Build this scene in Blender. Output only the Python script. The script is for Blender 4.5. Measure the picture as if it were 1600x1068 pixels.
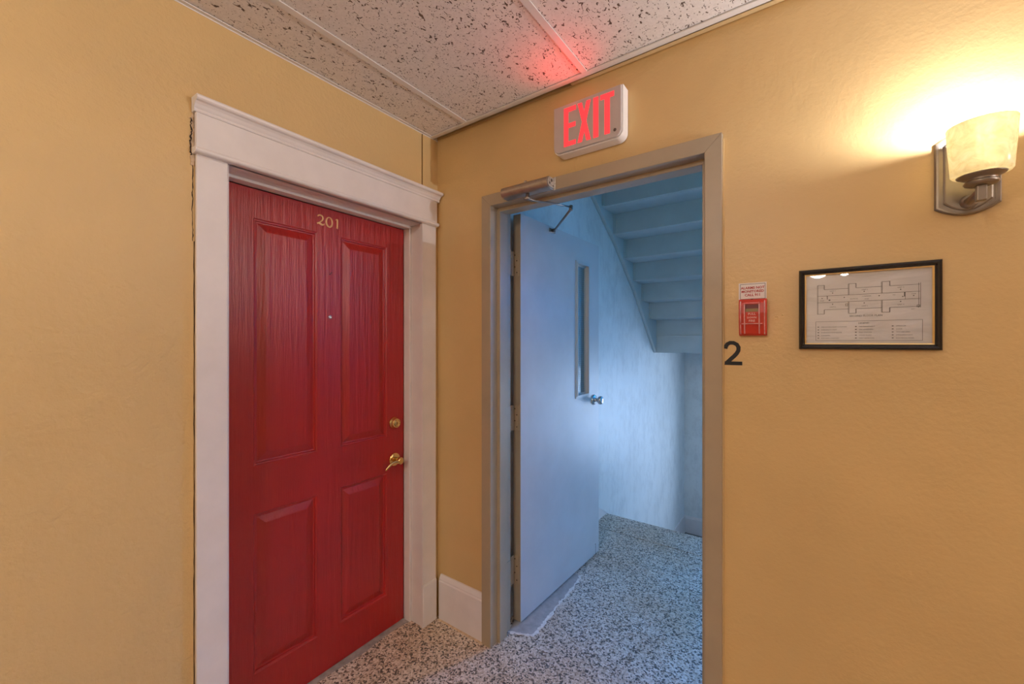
import bpy, bmesh, math, random
from mathutils import Vector, Matrix

# ------------------------------------------------------------------ clear
for o in list(bpy.data.objects):
    bpy.data.objects.remove(o, do_unlink=True)
S = bpy.context.scene
COL = S.collection
random.seed(7)
PI = math.pi

# ------------------------------------------------------------------ camera
CAM = Vector((1.551, -1.497, 1.407))
YAW = math.radians(35.7476)
FPX = 642.65
cd = bpy.data.cameras.new('camera'); cam = bpy.data.objects.new('camera', cd)
COL.objects.link(cam)
cd.sensor_fit = 'HORIZONTAL'; cd.sensor_width = 36.0; cd.lens = FPX / 1600 * 36.0
cd.clip_start = 0.02
cam.location = CAM; cam.rotation_euler = (PI / 2, 0, YAW)
S.camera = cam

# ------------------------------------------------------------------ world, exposure, area lights
w = bpy.data.worlds.new('world'); S.world = w; w.use_nodes = True
w.node_tree.nodes['Background'].inputs[0].default_value = (0.35, 0.55, 1.0, 1)
w.node_tree.nodes['Background'].inputs[1].default_value = 0.6
vs = S.view_settings
vs.view_transform = 'Standard'; vs.look = 'None'; vs.exposure = 0.1; vs.gamma = 1.0
vs.use_curve_mapping = False
S.cycles.use_denoising = True
S.cycles.max_bounces = 10; S.cycles.diffuse_bounces = 6
S.cycles.sample_clamp_indirect = 6.0

XRL = 6.0
WARM = (1.0, 0.93, 0.86)
DAY = (0.36, 0.56, 0.92)


def light(name, kind, loc, energy, color, rot=(0, 0, 0), **kw):
    d = bpy.data.lights.new(name, kind); d.energy = energy; d.color = color
    for k, v in kw.items():
        setattr(d, k, v)
    o = bpy.data.objects.new(name, d); COL.objects.link(o)
    o.location = loc; o.rotation_euler = rot
    return o


# daylight of the stairwell window (window_1) on the half landing: the sky seen by its pane
WX0, WX1, WZ0, WZ1, WY = 1.25, 2.55, -0.40, 1.05, 4.60
UZ0, UZ1 = 2.05, 3.45        # unseen upper half landing window, added to light the landing
light('window_daylight', 'AREA', ((WX0 + WX1) / 2, WY + 0.06, (WZ0 + WZ1) / 2), 98, (0.45, 0.56, 0.76),
      rot=(-PI / 2, 0, 0), shape='RECTANGLE', size=WX1 - WX0, size_y=WZ1 - WZ0)
light('window_daylight_upper', 'AREA', ((WX0 + WX1) / 2, WY + 0.06, (UZ0 + UZ1) / 2), 440, (0.0, 0.31, 1.0),
      rot=(-PI / 2, 0, 0), shape='RECTANGLE', size=WX1 - WX0, size_y=UZ1 - UZ0)  # added daylight that turns the landing floor blue
# unseen fill lamp added above the upper flight for ambient light
light('stair_skylight', 'AREA', (1.5, 3.2, 4.5), 5, (0.40, 0.60, 0.95),
      shape='RECTANGLE', size=1.4, size_y=1.6)


# ------------------------------------------------------------------ materials
def nt(name):
    m = bpy.data.materials.new(name); m.use_nodes = True
    t = m.node_tree; b = t.nodes['Principled BSDF']
    return m, t, b


def N(t, kind, **kw):
    n = t.nodes.new(kind)
    for k, v in kw.items():
        if k in n.inputs:
            n.inputs[k].default_value = v
        else:
            setattr(n, k, v)
    return n


def coords(t, scale=(1, 1, 1)):
    tc = N(t, 'ShaderNodeTexCoord')
    mp = N(t, 'ShaderNodeMapping'); mp.inputs['Scale'].default_value = scale
    t.links.new(tc.outputs['Object'], mp.inputs['Vector'])
    return mp.outputs['Vector']


def bump(t, b, height, strength=0.2, dist=0.002, prev=None):
    bn = N(t, 'ShaderNodeBump'); bn.inputs['Strength'].default_value = strength
    bn.inputs['Distance'].default_value = dist
    t.links.new(height, bn.inputs['Height'])
    if prev is not None:
        t.links.new(prev, bn.inputs['Normal'])
    t.links.new(bn.outputs['Normal'], b.inputs['Normal'])
    return bn.outputs['Normal']


def ramp(t, fac, stops, interp='LINEAR'):
    r = N(t, 'ShaderNodeValToRGB'); r.color_ramp.interpolation = interp
    e = r.color_ramp.elements
    while len(e) < len(stops):
        e.new(0.5)
    for i, (p, c) in enumerate(stops):
        e[i].position = p; e[i].color = (*c, 1) if len(c) == 3 else c
    t.links.new(fac, r.inputs['Fac'])
    return r.outputs['Color']


def mixc(t, fac, a, b, mode='MIX'):
    m = N(t, 'ShaderNodeMix', data_type='RGBA', blend_type=mode)
    for i, v in ((0, fac), (6, a), (7, b)):
        if hasattr(v, 'links'):
            t.links.new(v, m.inputs[i])
        elif i == 0:
            m.inputs[0].default_value = v
        else:
            m.inputs[i].default_value = (*v, 1)
    return m.outputs[2]


def simple(name, col, rough=0.5, metal=0.0, bscale=None, bstr=0.15, bdist=0.001, var=0.0, vscale=3.0, **kw):
    m, t, b = nt(name)
    b.inputs['Base Color'].default_value = (*col, 1)
    b.inputs['Roughness'].default_value = rough
    b.inputs['Metallic'].default_value = metal
    for k, v in kw.items():
        b.inputs[k.replace('_', ' ')].default_value = v
    v = coords(t)
    if var > 0:
        n = N(t, 'ShaderNodeTexNoise', Scale=vscale, Detail=5.0, Roughness=0.6); t.links.new(v, n.inputs['Vector'])
        lo = tuple(c * (1 - var) for c in col); hi = tuple(min(1, c * (1 + var)) for c in col)
        t.links.new(ramp(t, n.outputs['Fac'], [(0.3, lo), (0.7, hi)]), b.inputs['Base Color'])
    if bscale:
        n = N(t, 'ShaderNodeTexNoise', Scale=bscale, Detail=4.0, Roughness=0.6); t.links.new(v, n.inputs['Vector'])
        bump(t, b, n.outputs['Fac'], bstr, bdist)
    return m


def paint_wall(name, col, rough=0.5, fine=55.0, strength=0.35, dist=0.003, var=0.05, scuff=0.0):
    m, t, b = nt(name)
    b.inputs['Roughness'].default_value = rough
    v = coords(t)
    n0 = N(t, 'ShaderNodeTexNoise', Scale=1.7, Detail=5.0, Roughness=0.6); t.links.new(v, n0.inputs['Vector'])
    lo = tuple(c * (1 - var) for c in col); hi = tuple(min(1, c * (1 + var)) for c in col)
    c = ramp(t, n0.outputs['Fac'], [(0.3, lo), (0.7, hi)])
    if scuff:
        v2 = coords(t, (1, 1, 0.6))
        n3 = N(t, 'ShaderNodeTexNoise', Scale=5.5, Detail=9.0, Roughness=0.78); t.links.new(v2, n3.inputs['Vector'])
        f = ramp(t, n3.outputs['Fac'], [(0.47, (0, 0, 0)), (0.70, (scuff,) * 3)])
        c = mixc(t, f, c, tuple(x * 0.55 for x in col))
    t.links.new(c, b.inputs['Base Color'])
    n1 = N(t, 'ShaderNodeTexNoise', Scale=fine, Detail=3.0, Roughness=0.55); t.links.new(v, n1.inputs['Vector'])
    n2 = N(t, 'ShaderNodeTexNoise', Scale=7.0, Detail=4.0, Roughness=0.55, Distortion=0.6); t.links.new(v, n2.inputs['Vector'])
    p = bump(t, b, n2.outputs['Fac'], strength, dist * 2.2)
    bump(t, b, n1.outputs['Fac'], strength, dist, p)
    return m


M = {}
WALLC = (0.62, 0.425, 0.185)
M['wall_paint'] = paint_wall('tan_wall_paint', WALLC, rough=0.40, fine=85, strength=0.55, dist=0.0018, var=0.075)
M['plaster_paint'] = paint_wall('tan_plaster_paint', WALLC, rough=0.45, fine=60, strength=0.6, dist=0.0042)
M['stair_wall'] = paint_wall('stairwell_wall_paint', (0.72, 0.74, 0.73), rough=0.45, fine=40, strength=0.3, dist=0.002, var=0.06, scuff=0.5)
M['trim_white'] = simple('white_trim_paint', (0.76, 0.70, 0.66), 0.42, bscale=14, bstr=0.12, bdist=0.002, var=0.04, vscale=9)
M['base_white'] = simple('white_baseboard_paint', (0.74, 0.69, 0.67), 0.45, bscale=20, bstr=0.12, bdist=0.002, var=0.04, vscale=12)
M['frame_beige'] = simple('beige_frame_enamel', (0.37, 0.295, 0.20), 0.38, bscale=60, bstr=0.12, bdist=0.001, var=0.06, vscale=6)
M['batten'] = simple('tan_painted_batten', (0.60, 0.42, 0.2), 0.5, bscale=25, bstr=0.15)
M['tee_white'] = simple('white_grid_enamel', (0.74, 0.70, 0.66), 0.35, bscale=90, bstr=0.04)
M['plenum'] = simple('dark_plenum', (0.03, 0.025, 0.02), 0.9, bscale=20, bstr=0.2)
M['caulk'] = simple('torn_caulk', (0.55, 0.40, 0.26), 0.7, bscale=120, bstr=0.6, bdist=0.003, var=0.25, vscale=60)
M['crack'] = simple('crack_dirt', (0.035, 0.02, 0.012), 0.95, bscale=150, bstr=0.5)  # dirt, plus the shade of deep cracks put into the colour
M['mortar'] = simple('worn_mortar_patch', (0.42, 0.38, 0.35), 0.55, bscale=60, bstr=0.3, bdist=0.002, var=0.18, vscale=25)
M['mortar_light'] = simple('white_mortar_edge', (0.80, 0.74, 0.68), 0.6, bscale=90, bstr=0.4, bdist=0.002, var=0.15, vscale=60)
M['cement'] = simple('grey_cement_sill', (0.33, 0.29, 0.26), 0.6, bscale=80, bstr=0.4, bdist=0.002, var=0.25, vscale=25)
M['stair_paint'] = simple('grey_stair_enamel', (0.52, 0.56, 0.56), 0.45, bscale=25, bstr=0.12, bdist=0.002, var=0.07, vscale=4)
M['landing_rubber'] = simple('brown_landing_rubber', (0.10, 0.075, 0.06), 0.6, bscale=80, bstr=0.2)
M['leaf_paint'] = simple('pale_door_enamel', (0.58, 0.56, 0.55), 0.40, bscale=18, bstr=0.08, bdist=0.002, var=0.05, vscale=5)
M['brass'] = simple('polished_brass', (0.83, 0.56, 0.20), 0.22, 1.0, bscale=60, bstr=0.05, var=0.12, vscale=40)
M['brass_digit'] = simple('satin_brass', (0.78, 0.52, 0.25), 0.35, 1.0, bscale=140, bstr=0.1)
M['steel'] = simple('satin_steel', (0.62, 0.62, 0.63), 0.22, 1.0, bscale=100, bstr=0.04)
M['closer_metal'] = simple('bronze_grey_closer', (0.42, 0.36, 0.30), 0.38, 0.9, bscale=60, bstr=0.08, var=0.15, vscale=20)
M['closer_end'] = simple('cast_end_cap', (0.55, 0.50, 0.44), 0.45, 0.6, bscale=120, bstr=0.4, bdist=0.002, var=0.3, vscale=90)
M['closer_arm'] = simple('dark_arm_steel', (0.30, 0.25, 0.21), 0.35, 0.9, bscale=90, bstr=0.08)
M['dark'] = simple('black_void', (0.012, 0.010, 0.010), 0.8, bscale=30, bstr=0.1)
M['black_vinyl'] = simple('black_vinyl', (0.007, 0.007, 0.008), 0.6, bscale=200, bstr=0.03)
M['sign_white'] = simple('white_sign_plastic', (0.80, 0.75, 0.70), 0.35, bscale=40, bstr=0.05, var=0.05, vscale=15)
M['sign_face'] = simple('grey_sign_face', (0.50, 0.44, 0.415), 0.30, bscale=40, bstr=0.05, var=0.05, vscale=15)
M['pewter'] = simple('brushed_pewter', (0.27, 0.225, 0.18), 0.36, 0.85, bscale=70, bstr=0.08, var=0.08, vscale=30)
M['pewter_dark'] = simple('dark_pewter_groove', (0.14, 0.11, 0.09), 0.45, 0.7, bscale=70, bstr=0.08)
M['frame_black'] = simple('black_lacquer', (0.010, 0.008, 0.009), 0.22, bscale=40, bstr=0.03)
M['gold'] = simple('gold_liner', (0.80, 0.60, 0.28), 0.3, 1.0, bscale=120, bstr=0.06)
M['ink'] = simple('grey_ink', (0.10, 0.08, 0.07), 0.8, bscale=200, bstr=0.02)
M['alarm_red'] = simple('red_alarm_enamel', (0.52, 0.030, 0.012), 0.3, bscale=60, bstr=0.05, var=0.05, vscale=30)
M['alarm_dark'] = simple('dark_red_recess', (0.14, 0.010, 0.008), 0.5, bscale=60, bstr=0.05)
M['alarm_white'] = simple('worn_white_letters', (0.70, 0.42, 0.38), 0.5, bscale=200, bstr=0.1)
M['alarm_ridge'] = simple('worn_pale_ridge', (0.60, 0.28, 0.27), 0.3, bscale=90, bstr=0.1, var=0.3, vscale=60)
M['alarm_olive'] = simple('olive_glass_rod_window', (0.22, 0.13, 0.012), 0.3, bscale=90, bstr=0.05)
M['sticker_white'] = simple('white_sticker', (0.76, 0.70, 0.68), 0.4, bscale=100, bstr=0.03)
M['sticker_red'] = simple('red_sticker_ink', (0.42, 0.02, 0.02), 0.5, bscale=200, bstr=0.02)
M['lite_metal'] = simple('grey_lite_frame', (0.55, 0.54, 0.53), 0.4, 0.0, bscale=60, bstr=0.05)
M['wire'] = simple('glass_wire', (0.10, 0.11, 0.12), 0.5, 0.5, bscale=100, bstr=0.02)
M['win_frame'] = simple('window_frame_white', (0.7, 0.7, 0.7), 0.4, bscale=40, bstr=0.05)


def terrazzo(name, tint):
    m, t, b = nt(name)
    v = coords(t)
    nz = N(t, 'ShaderNodeTexNoise', Scale=60.0, Detail=2.0); t.links.new(v, nz.inputs['Vector'])
    vm = N(t, 'ShaderNodeVectorMath', operation='MULTIPLY_ADD')
    t.links.new(nz.outputs['Color'], vm.inputs[0]); vm.inputs[1].default_value = (0.012, 0.012, 0.0)
    t.links.new(v, vm.inputs[2])
    vo = N(t, 'ShaderNodeTexVoronoi', Scale=148.0); t.links.new(vm.outputs[0], vo.inputs['Vector'])
    sep = N(t, 'ShaderNodeSeparateColor'); t.links.new(vo.outputs['Color'], sep.inputs[0])
    chips = ramp(t, sep.outputs[0], [(0.0, (0.018, 0.011, 0.007)), (0.20, (0.20, 0.13, 0.085)), (0.30, (0.56, 0.46, 0.36)),
                                     (0.55, (0.70, 0.61, 0.52)), (0.78, (0.86, 0.79, 0.71))], 'CONSTANT')
    vo2 = N(t, 'ShaderNodeTexVoronoi', Scale=300.0); t.links.new(v, vo2.inputs['Vector'])
    sep2 = N(t, 'ShaderNodeSeparateColor'); t.links.new(vo2.outputs['Color'], sep2.inputs[0])
    fine = ramp(t, sep2.outputs[1], [(0.0, (0.10, 0.075, 0.06)), (0.25, (0.45, 0.37, 0.30)), (0.65, (0.66, 0.58, 0.49))], 'CONSTANT')
    c = mixc(t, 0.20, chips, fine)
    nb = N(t, 'ShaderNodeTexNoise', Scale=2.2, Detail=4.0); t.links.new(v, nb.inputs['Vector'])
    f = ramp(t, nb.outputs['Fac'], [(0.42, (0, 0, 0)), (0.66, (0.55, 0.55, 0.55))])
    c = mixc(t, f, c, (0.80, 0.60, 0.42), 'MULTIPLY')
    c = mixc(t, 1.0, c, tint, 'MULTIPLY')
    t.links.new(c, b.inputs['Base Color'])
    b.inputs['Roughness'].default_value = 0.30
    bump(t, b, sep.outputs[0], 0.12, 0.0006)
    return m


M['terrazzo'] = terrazzo('grey_terrazzo', (1.0, 0.97, 0.93))


def ceiling_tile_mat():
    m, t, b = nt('fissured_ceiling_tile')
    v = coords(t)
    n1 = N(t, 'ShaderNodeTexNoise', Scale=85.0, Detail=1.5, Roughness=0.5, Distortion=1.2)
    vs_ = coords(t, (1.0, 0.62, 1)); t.links.new(vs_, n1.inputs['Vector'])
    f1 = ramp(t, n1.outputs['Fac'], [(0.640, (0, 0, 0)), (0.668, (1, 1, 1))])
    vo = N(t, 'ShaderNodeTexVoronoi', Scale=150.0); t.links.new(v, vo.inputs['Vector'])
    sep = N(t, 'ShaderNodeSeparateColor'); t.links.new(vo.outputs['Color'], sep.inputs[0])
    rad = N(t, 'ShaderNodeMapRange'); t.links.new(sep.outputs[0], rad.inputs[0])
    rad.inputs[1].default_value = 0.35; rad.inputs[2].default_value = 1.0; rad.inputs[3].default_value = 0.0; rad.inputs[4].default_value = 0.30
    lt = N(t, 'ShaderNodeMath', operation='LESS_THAN'); t.links.new(vo.outputs['Distance'], lt.inputs[0]); t.links.new(rad.outputs[0], lt.inputs[1])
    mx = N(t, 'ShaderNodeMath', operation='MAXIMUM'); t.links.new(f1, mx.inputs[0]); t.links.new(lt.outputs[0], mx.inputs[1])
    n3 = N(t, 'ShaderNodeTexNoise', Scale=120.0, Detail=3.0); t.links.new(v, n3.inputs['Vector'])
    base = ramp(t, n3.outputs['Fac'], [(0.3, (0.72, 0.665, 0.62)), (0.7, (0.81, 0.755, 0.71))])
    c = mixc(t, mx.outputs[0], base, (0.13, 0.09, 0.065))
    t.links.new(c, b.inputs['Base Color']); b.inputs['Roughness'].default_value = 0.85
    inv = N(t, 'ShaderNodeMath', operation='SUBTRACT'); inv.inputs[0].default_value = 1.0; t.links.new(mx.outputs[0], inv.inputs[1])
    p = bump(t, b, n3.outputs['Fac'], 0.25, 0.001)
    # tiles are seen from below: height into the room is +normal
    bump(t, b, inv.outputs[0], 0.7, 0.003, p)
    return m


M['tile'] = ceiling_tile_mat()


def red_door_mat():
    m, t, b = nt('red_door_enamel')
    v = coords(t, (1, 1, 0.045))
    n1 = N(t, 'ShaderNodeTexNoise', Scale=165.0, Detail=3.0, Roughness=0.6); t.links.new(v, n1.inputs['Vector'])
    v2 = coords(t, (1, 1, 0.16))
    n2 = N(t, 'ShaderNodeTexWave', Scale=9.0, Distortion=9.0, Detail=3.0); n2.inputs['Detail Scale'].default_value = 1.2
    n2.bands_direction = 'Y'; t.links.new(v2, n2.inputs['Vector'])
    v3 = coords(t)
    n3 = N(t, 'ShaderNodeTexNoise', Scale=330.0, Detail=1.0); t.links.new(v3, n3.inputs['Vector'])
    nb = N(t, 'ShaderNodeTexNoise', Scale=3.0, Detail=4.0); t.links.new(v3, nb.inputs['Vector'])
    t.links.new(ramp(t, nb.outputs['Fac'], [(0.3, (0.33, 0.0075, 0.0055)), (0.7, (0.39, 0.009, 0.0065))]), b.inputs['Base Color'])
    b.inputs['Roughness'].default_value = 0.31; b.inputs['Specular IOR Level'].default_value = 0.68
    p = bump(t, b, n1.outputs['Fac'], 0.9, 0.0020)
    p = bump(t, b, n2.outputs['Fac'], 0.35, 0.0016, p)
    bump(t, b, n3.outputs['Fac'], 0.5, 0.0009, p)
    return m


M['red_door'] = red_door_mat()


def emis(name, col, strength, base=(0.5, 0.02, 0.02)):
    m, t, b = nt(name)
    b.inputs['Base Color'].default_value = (*base, 1)
    b.inputs['Emission Color'].default_value = (*col, 1)
    b.inputs['Emission Strength'].default_value = strength
    n = N(t, 'ShaderNodeTexNoise', Scale=60.0, Detail=1.0); t.links.new(coords(t), n.inputs['Vector'])
    bump(t, b, n.outputs['Fac'], 0.05, 0.001)
    return m


M['exit_red'] = emis('red_lit_letters', (1.0, 0.045, 0.055), 1.0)


def glass_mat(name, rough=0.02, tint=(0.95, 0.98, 1.0), refl=0.12, scatter=0.0):
    m, t, b = nt(name)
    out = [n for n in t.nodes if n.type == 'OUTPUT_MATERIAL'][0]
    tr = N(t, 'ShaderNodeBsdfTransparent'); tr.inputs[0].default_value = (*tint, 1)
    gl = N(t, 'ShaderNodeBsdfGlossy'); gl.inputs['Roughness'].default_value = rough
    lw_ = N(t, 'ShaderNodeLayerWeight'); lw_.inputs['Blend'].default_value = 0.5
    pw = N(t, 'ShaderNodeMath', operation='POWER'); t.links.new(lw_.outputs['Facing'], pw.inputs[0]); pw.inputs[1].default_value = 5.0
    fr = N(t, 'ShaderNodeMath', operation='MULTIPLY_ADD'); t.links.new(pw.outputs[0], fr.inputs[0]); fr.inputs[1].default_value = 0.95; fr.inputs[2].default_value = 0.03
    n = N(t, 'ShaderNodeTexNoise', Scale=9.0, Detail=1.0); t.links.new(coords(t), n.inputs['Vector'])
    bn = N(t, 'ShaderNodeBump'); bn.inputs['Strength'].default_value = 0.08; bn.inputs['Distance'].default_value = 0.004
    t.links.new(n.outputs['Fac'], bn.inputs['Height']); t.links.new(bn.outputs[0], gl.inputs['Normal'])
    mx = N(t, 'ShaderNodeMixShader')
    mr = N(t, 'ShaderNodeMath', operation='MAXIMUM'); t.links.new(fr.outputs[0], mr.inputs[0]); mr.inputs[1].default_value = refl
    t.links.new(mr.outputs[0], mx.inputs[0]); 
    body = tr.outputs[0]
    if scatter:
        df = N(t, 'ShaderNodeBsdfDiffuse'); df.inputs[0].default_value = (0.55, 0.68, 0.70, 1)
        ms_ = N(t, 'ShaderNodeMixShader'); ms_.inputs[0].default_value = scatter
        t.links.new(body, ms_.inputs[1]); t.links.new(df.outputs[0], ms_.inputs[2]); body = ms_.outputs[0]
    t.links.new(body, mx.inputs[1]); t.links.new(gl.outputs[0], mx.inputs[2])
    t.links.new(mx.outputs[0], out.inputs['Surface'])
    return m


M['picture_glass'] = glass_mat('picture_glass', 0.015, refl=0.03)
M['wired_glass'] = glass_mat('wired_glass', 0.08, tint=(0.80, 0.90, 0.92), refl=0.12, scatter=0.45)
M['window_glass'] = glass_mat('window_glass', 0.05, refl=0.05)


def shade_mat():
    """alabaster glass: translucent, veined"""
    m, t, b = nt('alabaster_glass')
    out = [n for n in t.nodes if n.type == 'OUTPUT_MATERIAL'][0]
    v = coords(t)
    n = N(t, 'ShaderNodeTexNoise', Scale=26.0, Detail=7.0, Roughness=0.7, Distortion=1.6); t.links.new(v, n.inputs['Vector'])
    c = ramp(t, n.outputs['Fac'], [(0.32, (0.58, 0.49, 0.29)), (0.52, (0.76, 0.68, 0.47)), (0.70, (0.84, 0.79, 0.62))])
    tl = N(t, 'ShaderNodeBsdfTranslucent'); t.links.new(c, tl.inputs[0])
    df = N(t, 'ShaderNodeBsdfDiffuse'); t.links.new(c, df.inputs[0])
    gl = N(t, 'ShaderNodeBsdfGlossy'); gl.inputs['Roughness'].default_value = 0.25
    a = N(t, 'ShaderNodeMixShader'); a.inputs[0].default_value = 0.42
    t.links.new(tl.outputs[0], a.inputs[1]); t.links.new(df.outputs[0], a.inputs[2])
    a2 = N(t, 'ShaderNodeMixShader'); a2.inputs[0].default_value = 0.04
    t.links.new(a.outputs[0], a2.inputs[1]); t.links.new(gl.outputs[0], a2.inputs[2])
    t.links.new(a2.outputs[0], out.inputs['Surface'])
    return m


M['alabaster'] = shade_mat()
M['bowl_glow'] = emis('lit_frosted_bowl', (1.0, 0.91, 0.82), 86.0, (0.8, 0.8, 0.8))


def paper_mat():
    m, t, b = nt('creased_paper')
    v = coords(t, (1, 1, 3.0))
    n = N(t, 'ShaderNodeTexNoise', Scale=6.0, Detail=3.0, Distortion=0.5); t.links.new(v, n.inputs['Vector'])
    t.links.new(ramp(t, n.outputs['Fac'], [(0.35, (0.68, 0.59, 0.55)), (0.65, (0.80, 0.70, 0.66))]), b.inputs['Base Color'])
    b.inputs['Roughness'].default_value = 0.6
    bump(t, b, n.outputs['Fac'], 0.5, 0.02)
    return m


M['paper'] = paper_mat()


# ------------------------------------------------------------------ mesh helpers
class MB:
    def __init__(s):
        s.v = []; s.f = []; s.sm = []

    def add(s, vs_, fs, smooth=False):
        o = len(s.v); s.v += [tuple(p) for p in vs_]
        for f in fs:
            s.f.append(tuple(i + o for i in f)); s.sm.append(smooth)
        return s

    def box(s, x0, x1, y0, y1, z0, z1):
        v = [(x, y, z) for z in (z0, z1) for y in (y0, y1) for x in (x0, x1)]
        return s.add(v, [(0, 2, 3, 1), (4, 5, 7, 6), (0, 1, 5, 4), (2, 6, 7, 3), (0, 4, 6, 2), (1, 3, 7, 5)])

    def prism(s, poly, fn, d0, d1, smooth=False):
        """poly: 2-D outline, fn(a, b, d) -> point"""
        n = len(poly)
        v = [fn(a, b, d0) for a, b in poly] + [fn(a, b, d1) for a, b in poly]
        s.add(v, [tuple(range(n))[::-1], tuple(range(n, 2 * n))])
        return s.add(v, [(i, (i + 1) % n, n + (i + 1) % n, n + i) for i in range(n)], smooth)

    def rings(s, rings, close=True, cap0=True, cap1=True, smooth=True):
        n = len(rings[0]); o = len(s.v)
        s.v += [tuple(p) for r in rings for p in r]
        for k in range(len(rings) - 1):
            for i in range(n if close else n - 1):
                j = (i + 1) % n
                s.f.append((o + k * n + i, o + k * n + j, o + (k + 1) * n + j, o + (k + 1) * n + i)); s.sm.append(smooth)
        if cap0: s.f.append(tuple(o + i for i in range(n))[::-1]); s.sm.append(False)
        if cap1: s.f.append(tuple(o + (len(rings) - 1) * n + i for i in range(n))); s.sm.append(False)
        return s

    def lathe(s, prof, c, axis, n=28, cap0=True, cap1=True):
        """prof: (radius, distance along axis)"""
        ax = Vector(axis).normalized()
        u = ax.orthogonal().normalized(); w_ = ax.cross(u)
        c = Vector(c)
        R = []
        for r, d in prof:
            R.append([c + ax * d + (u * math.cos(2 * PI * i / n) + w_ * math.sin(2 * PI * i / n)) * max(r, 1e-5) for i in range(n)])
        return s.rings(R, True, cap0, cap1)

    def tube(s, pts, rad, n=10, flat=1.0, upv=(0, 0, 1)):
        pts = [Vector(p) for p in pts]
        if not hasattr(rad, '__len__'): rad = [rad] * len(pts)
        R = []
        for i, p in enumerate(pts):
            d = (pts[min(i + 1, len(pts) - 1)] - pts[max(i - 1, 0)]).normalized()
            a = d.cross(Vector(upv))
            if a.length < 1e-4: a = d.orthogonal()
            a.normalize(); b = a.cross(d).normalized()
            R.append([p + a * rad[i] * math.cos(2 * PI * k / n) + b * rad[i] * flat * math.sin(2 * PI * k / n) for k in range(n)])
        return s.rings(R)

    def build(s, name, mat, parent=None, bevel=0.0, seg=2, at=None):
        o_ = Vector((0, 0, 0))
        if at is not None: o_ = Vector(at)
        elif parent is not None: o_ = parent.get('_w') and Vector(parent['_w']) or Vector((0, 0, 0))
        me = bpy.data.meshes.new(name)
        me.from_pydata([tuple(Vector(p) - o_) for p in s.v], [], s.f)
        me.polygons.foreach_set('use_smooth', s.sm)
        me.materials.append(M[mat] if isinstance(mat, str) else mat)
        bm = bmesh.new(); bm.from_mesh(me)
        bmesh.ops.remove_doubles(bm, verts=bm.verts, dist=1e-6)
        bmesh.ops.recalc_face_normals(bm, faces=bm.faces)
        if bevel:
            ed = [e for e in bm.edges if len(e.link_faces) == 2 and e.calc_face_angle(0) > 0.6]
            bmesh.ops.bevel(bm, geom=ed, offset=bevel, segments=seg, profile=0.5, affect='EDGES', clamp_overlap=True)
        bm.to_mesh(me); bm.free()
        ob = bpy.data.objects.new(name, me); COL.objects.link(ob)
        if parent is not None:
            ob.parent = parent
            if at is not None or True:
                pw = Vector(parent['_w']) if parent.get('_w') else Vector((0, 0, 0))
                ob.location = o_ - pw
        elif at is not None:
            ob.location = at
        ob['_w'] = tuple(o_)
        return ob


def props(o, label=None, cat=None, group=None, kind=None):
    if label: o['label'] = label
    if cat: o['category'] = cat
    if group: o['group'] = group
    if kind: o['kind'] = kind
    return o


def empty(name, loc=(0, 0, 0), **kw):
    o = bpy.data.objects.new(name, None); COL.objects.link(o)
    o.location = loc; o['_w'] = tuple(loc); o.empty_display_size = 0.05
    return props(o, **kw)


def arc(cx, cy, r, a0, a1, n):
    return [(cx + r * math.cos(math.radians(a0 + (a1 - a0) * i / n)), cy + r * math.sin(math.radians(a0 + (a1 - a0) * i / n))) for i in range(n + 1)]


def stroke(path, w_, taper=None):
    """outline polygon of a thick polyline (2-D)"""
    L, R = [], []
    n = len(path)
    for i, p in enumerate(path):
        a = Vector(path[max(i - 1, 0)]); b = Vector(path[min(i + 1, n - 1)])
        d = (b - a).normalized(); nn = Vector((-d.y, d.x))
        k = w_ if taper is None else taper[i]
        L.append(tuple(Vector(p) + nn * k / 2)); R.append(tuple(Vector(p) - nn * k / 2))
    return L, R


def stroke_mb(mb, path, w_, fn, d0, d1, taper=None):
    L, R = stroke(path, w_, taper)
    rings = [[fn(*l, d0), fn(*r, d0), fn(*r, d1), fn(*l, d1)] for l, r in zip(L, R)]
    return mb.rings(rings, smooth=False)


def text_mb(string, size, fn, align='CENTER', bold=0.0, dep=0.0004):
    cu = bpy.data.curves.new('t', 'FONT'); cu.body = string; cu.size = size; cu.align_x = align; cu.offset = bold
    cu.resolution_u = 2; cu.space_line = 1.0
    ob = bpy.data.objects.new('t', cu); COL.objects.link(ob)
    dg = bpy.context.evaluated_depsgraph_get()
    me = bpy.data.meshes.new_from_object(ob.evaluated_get(dg))
    bpy.data.objects.remove(ob, do_unlink=True)
    mb = MB()
    mb.add([fn(v.co.x, v.co.y, dep) for v in me.vertices], [tuple(p.vertices) for p in me.polygons])
    bpy.data.meshes.remove(me)
    return mb


XZ = lambda y0: (lambda a, b, d: (a, y0 - d, b))          # facing -Y, d is height off the wall
YZ = lambda x0: (lambda a, b, d: (x0 + d, a, b))          # facing +X

# ================================================================== SETTING
H = 2.44
XR, YB = 6.00, -6.50         # far ends of the hall
SX0, SX1, SY1 = 0.193, 4.25, 4.38   # stairwell
WT = 0.123                   # thickness of the wall with the exit doorway

def struct(o, label):
    return props(o, label=label, kind='structure')

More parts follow.
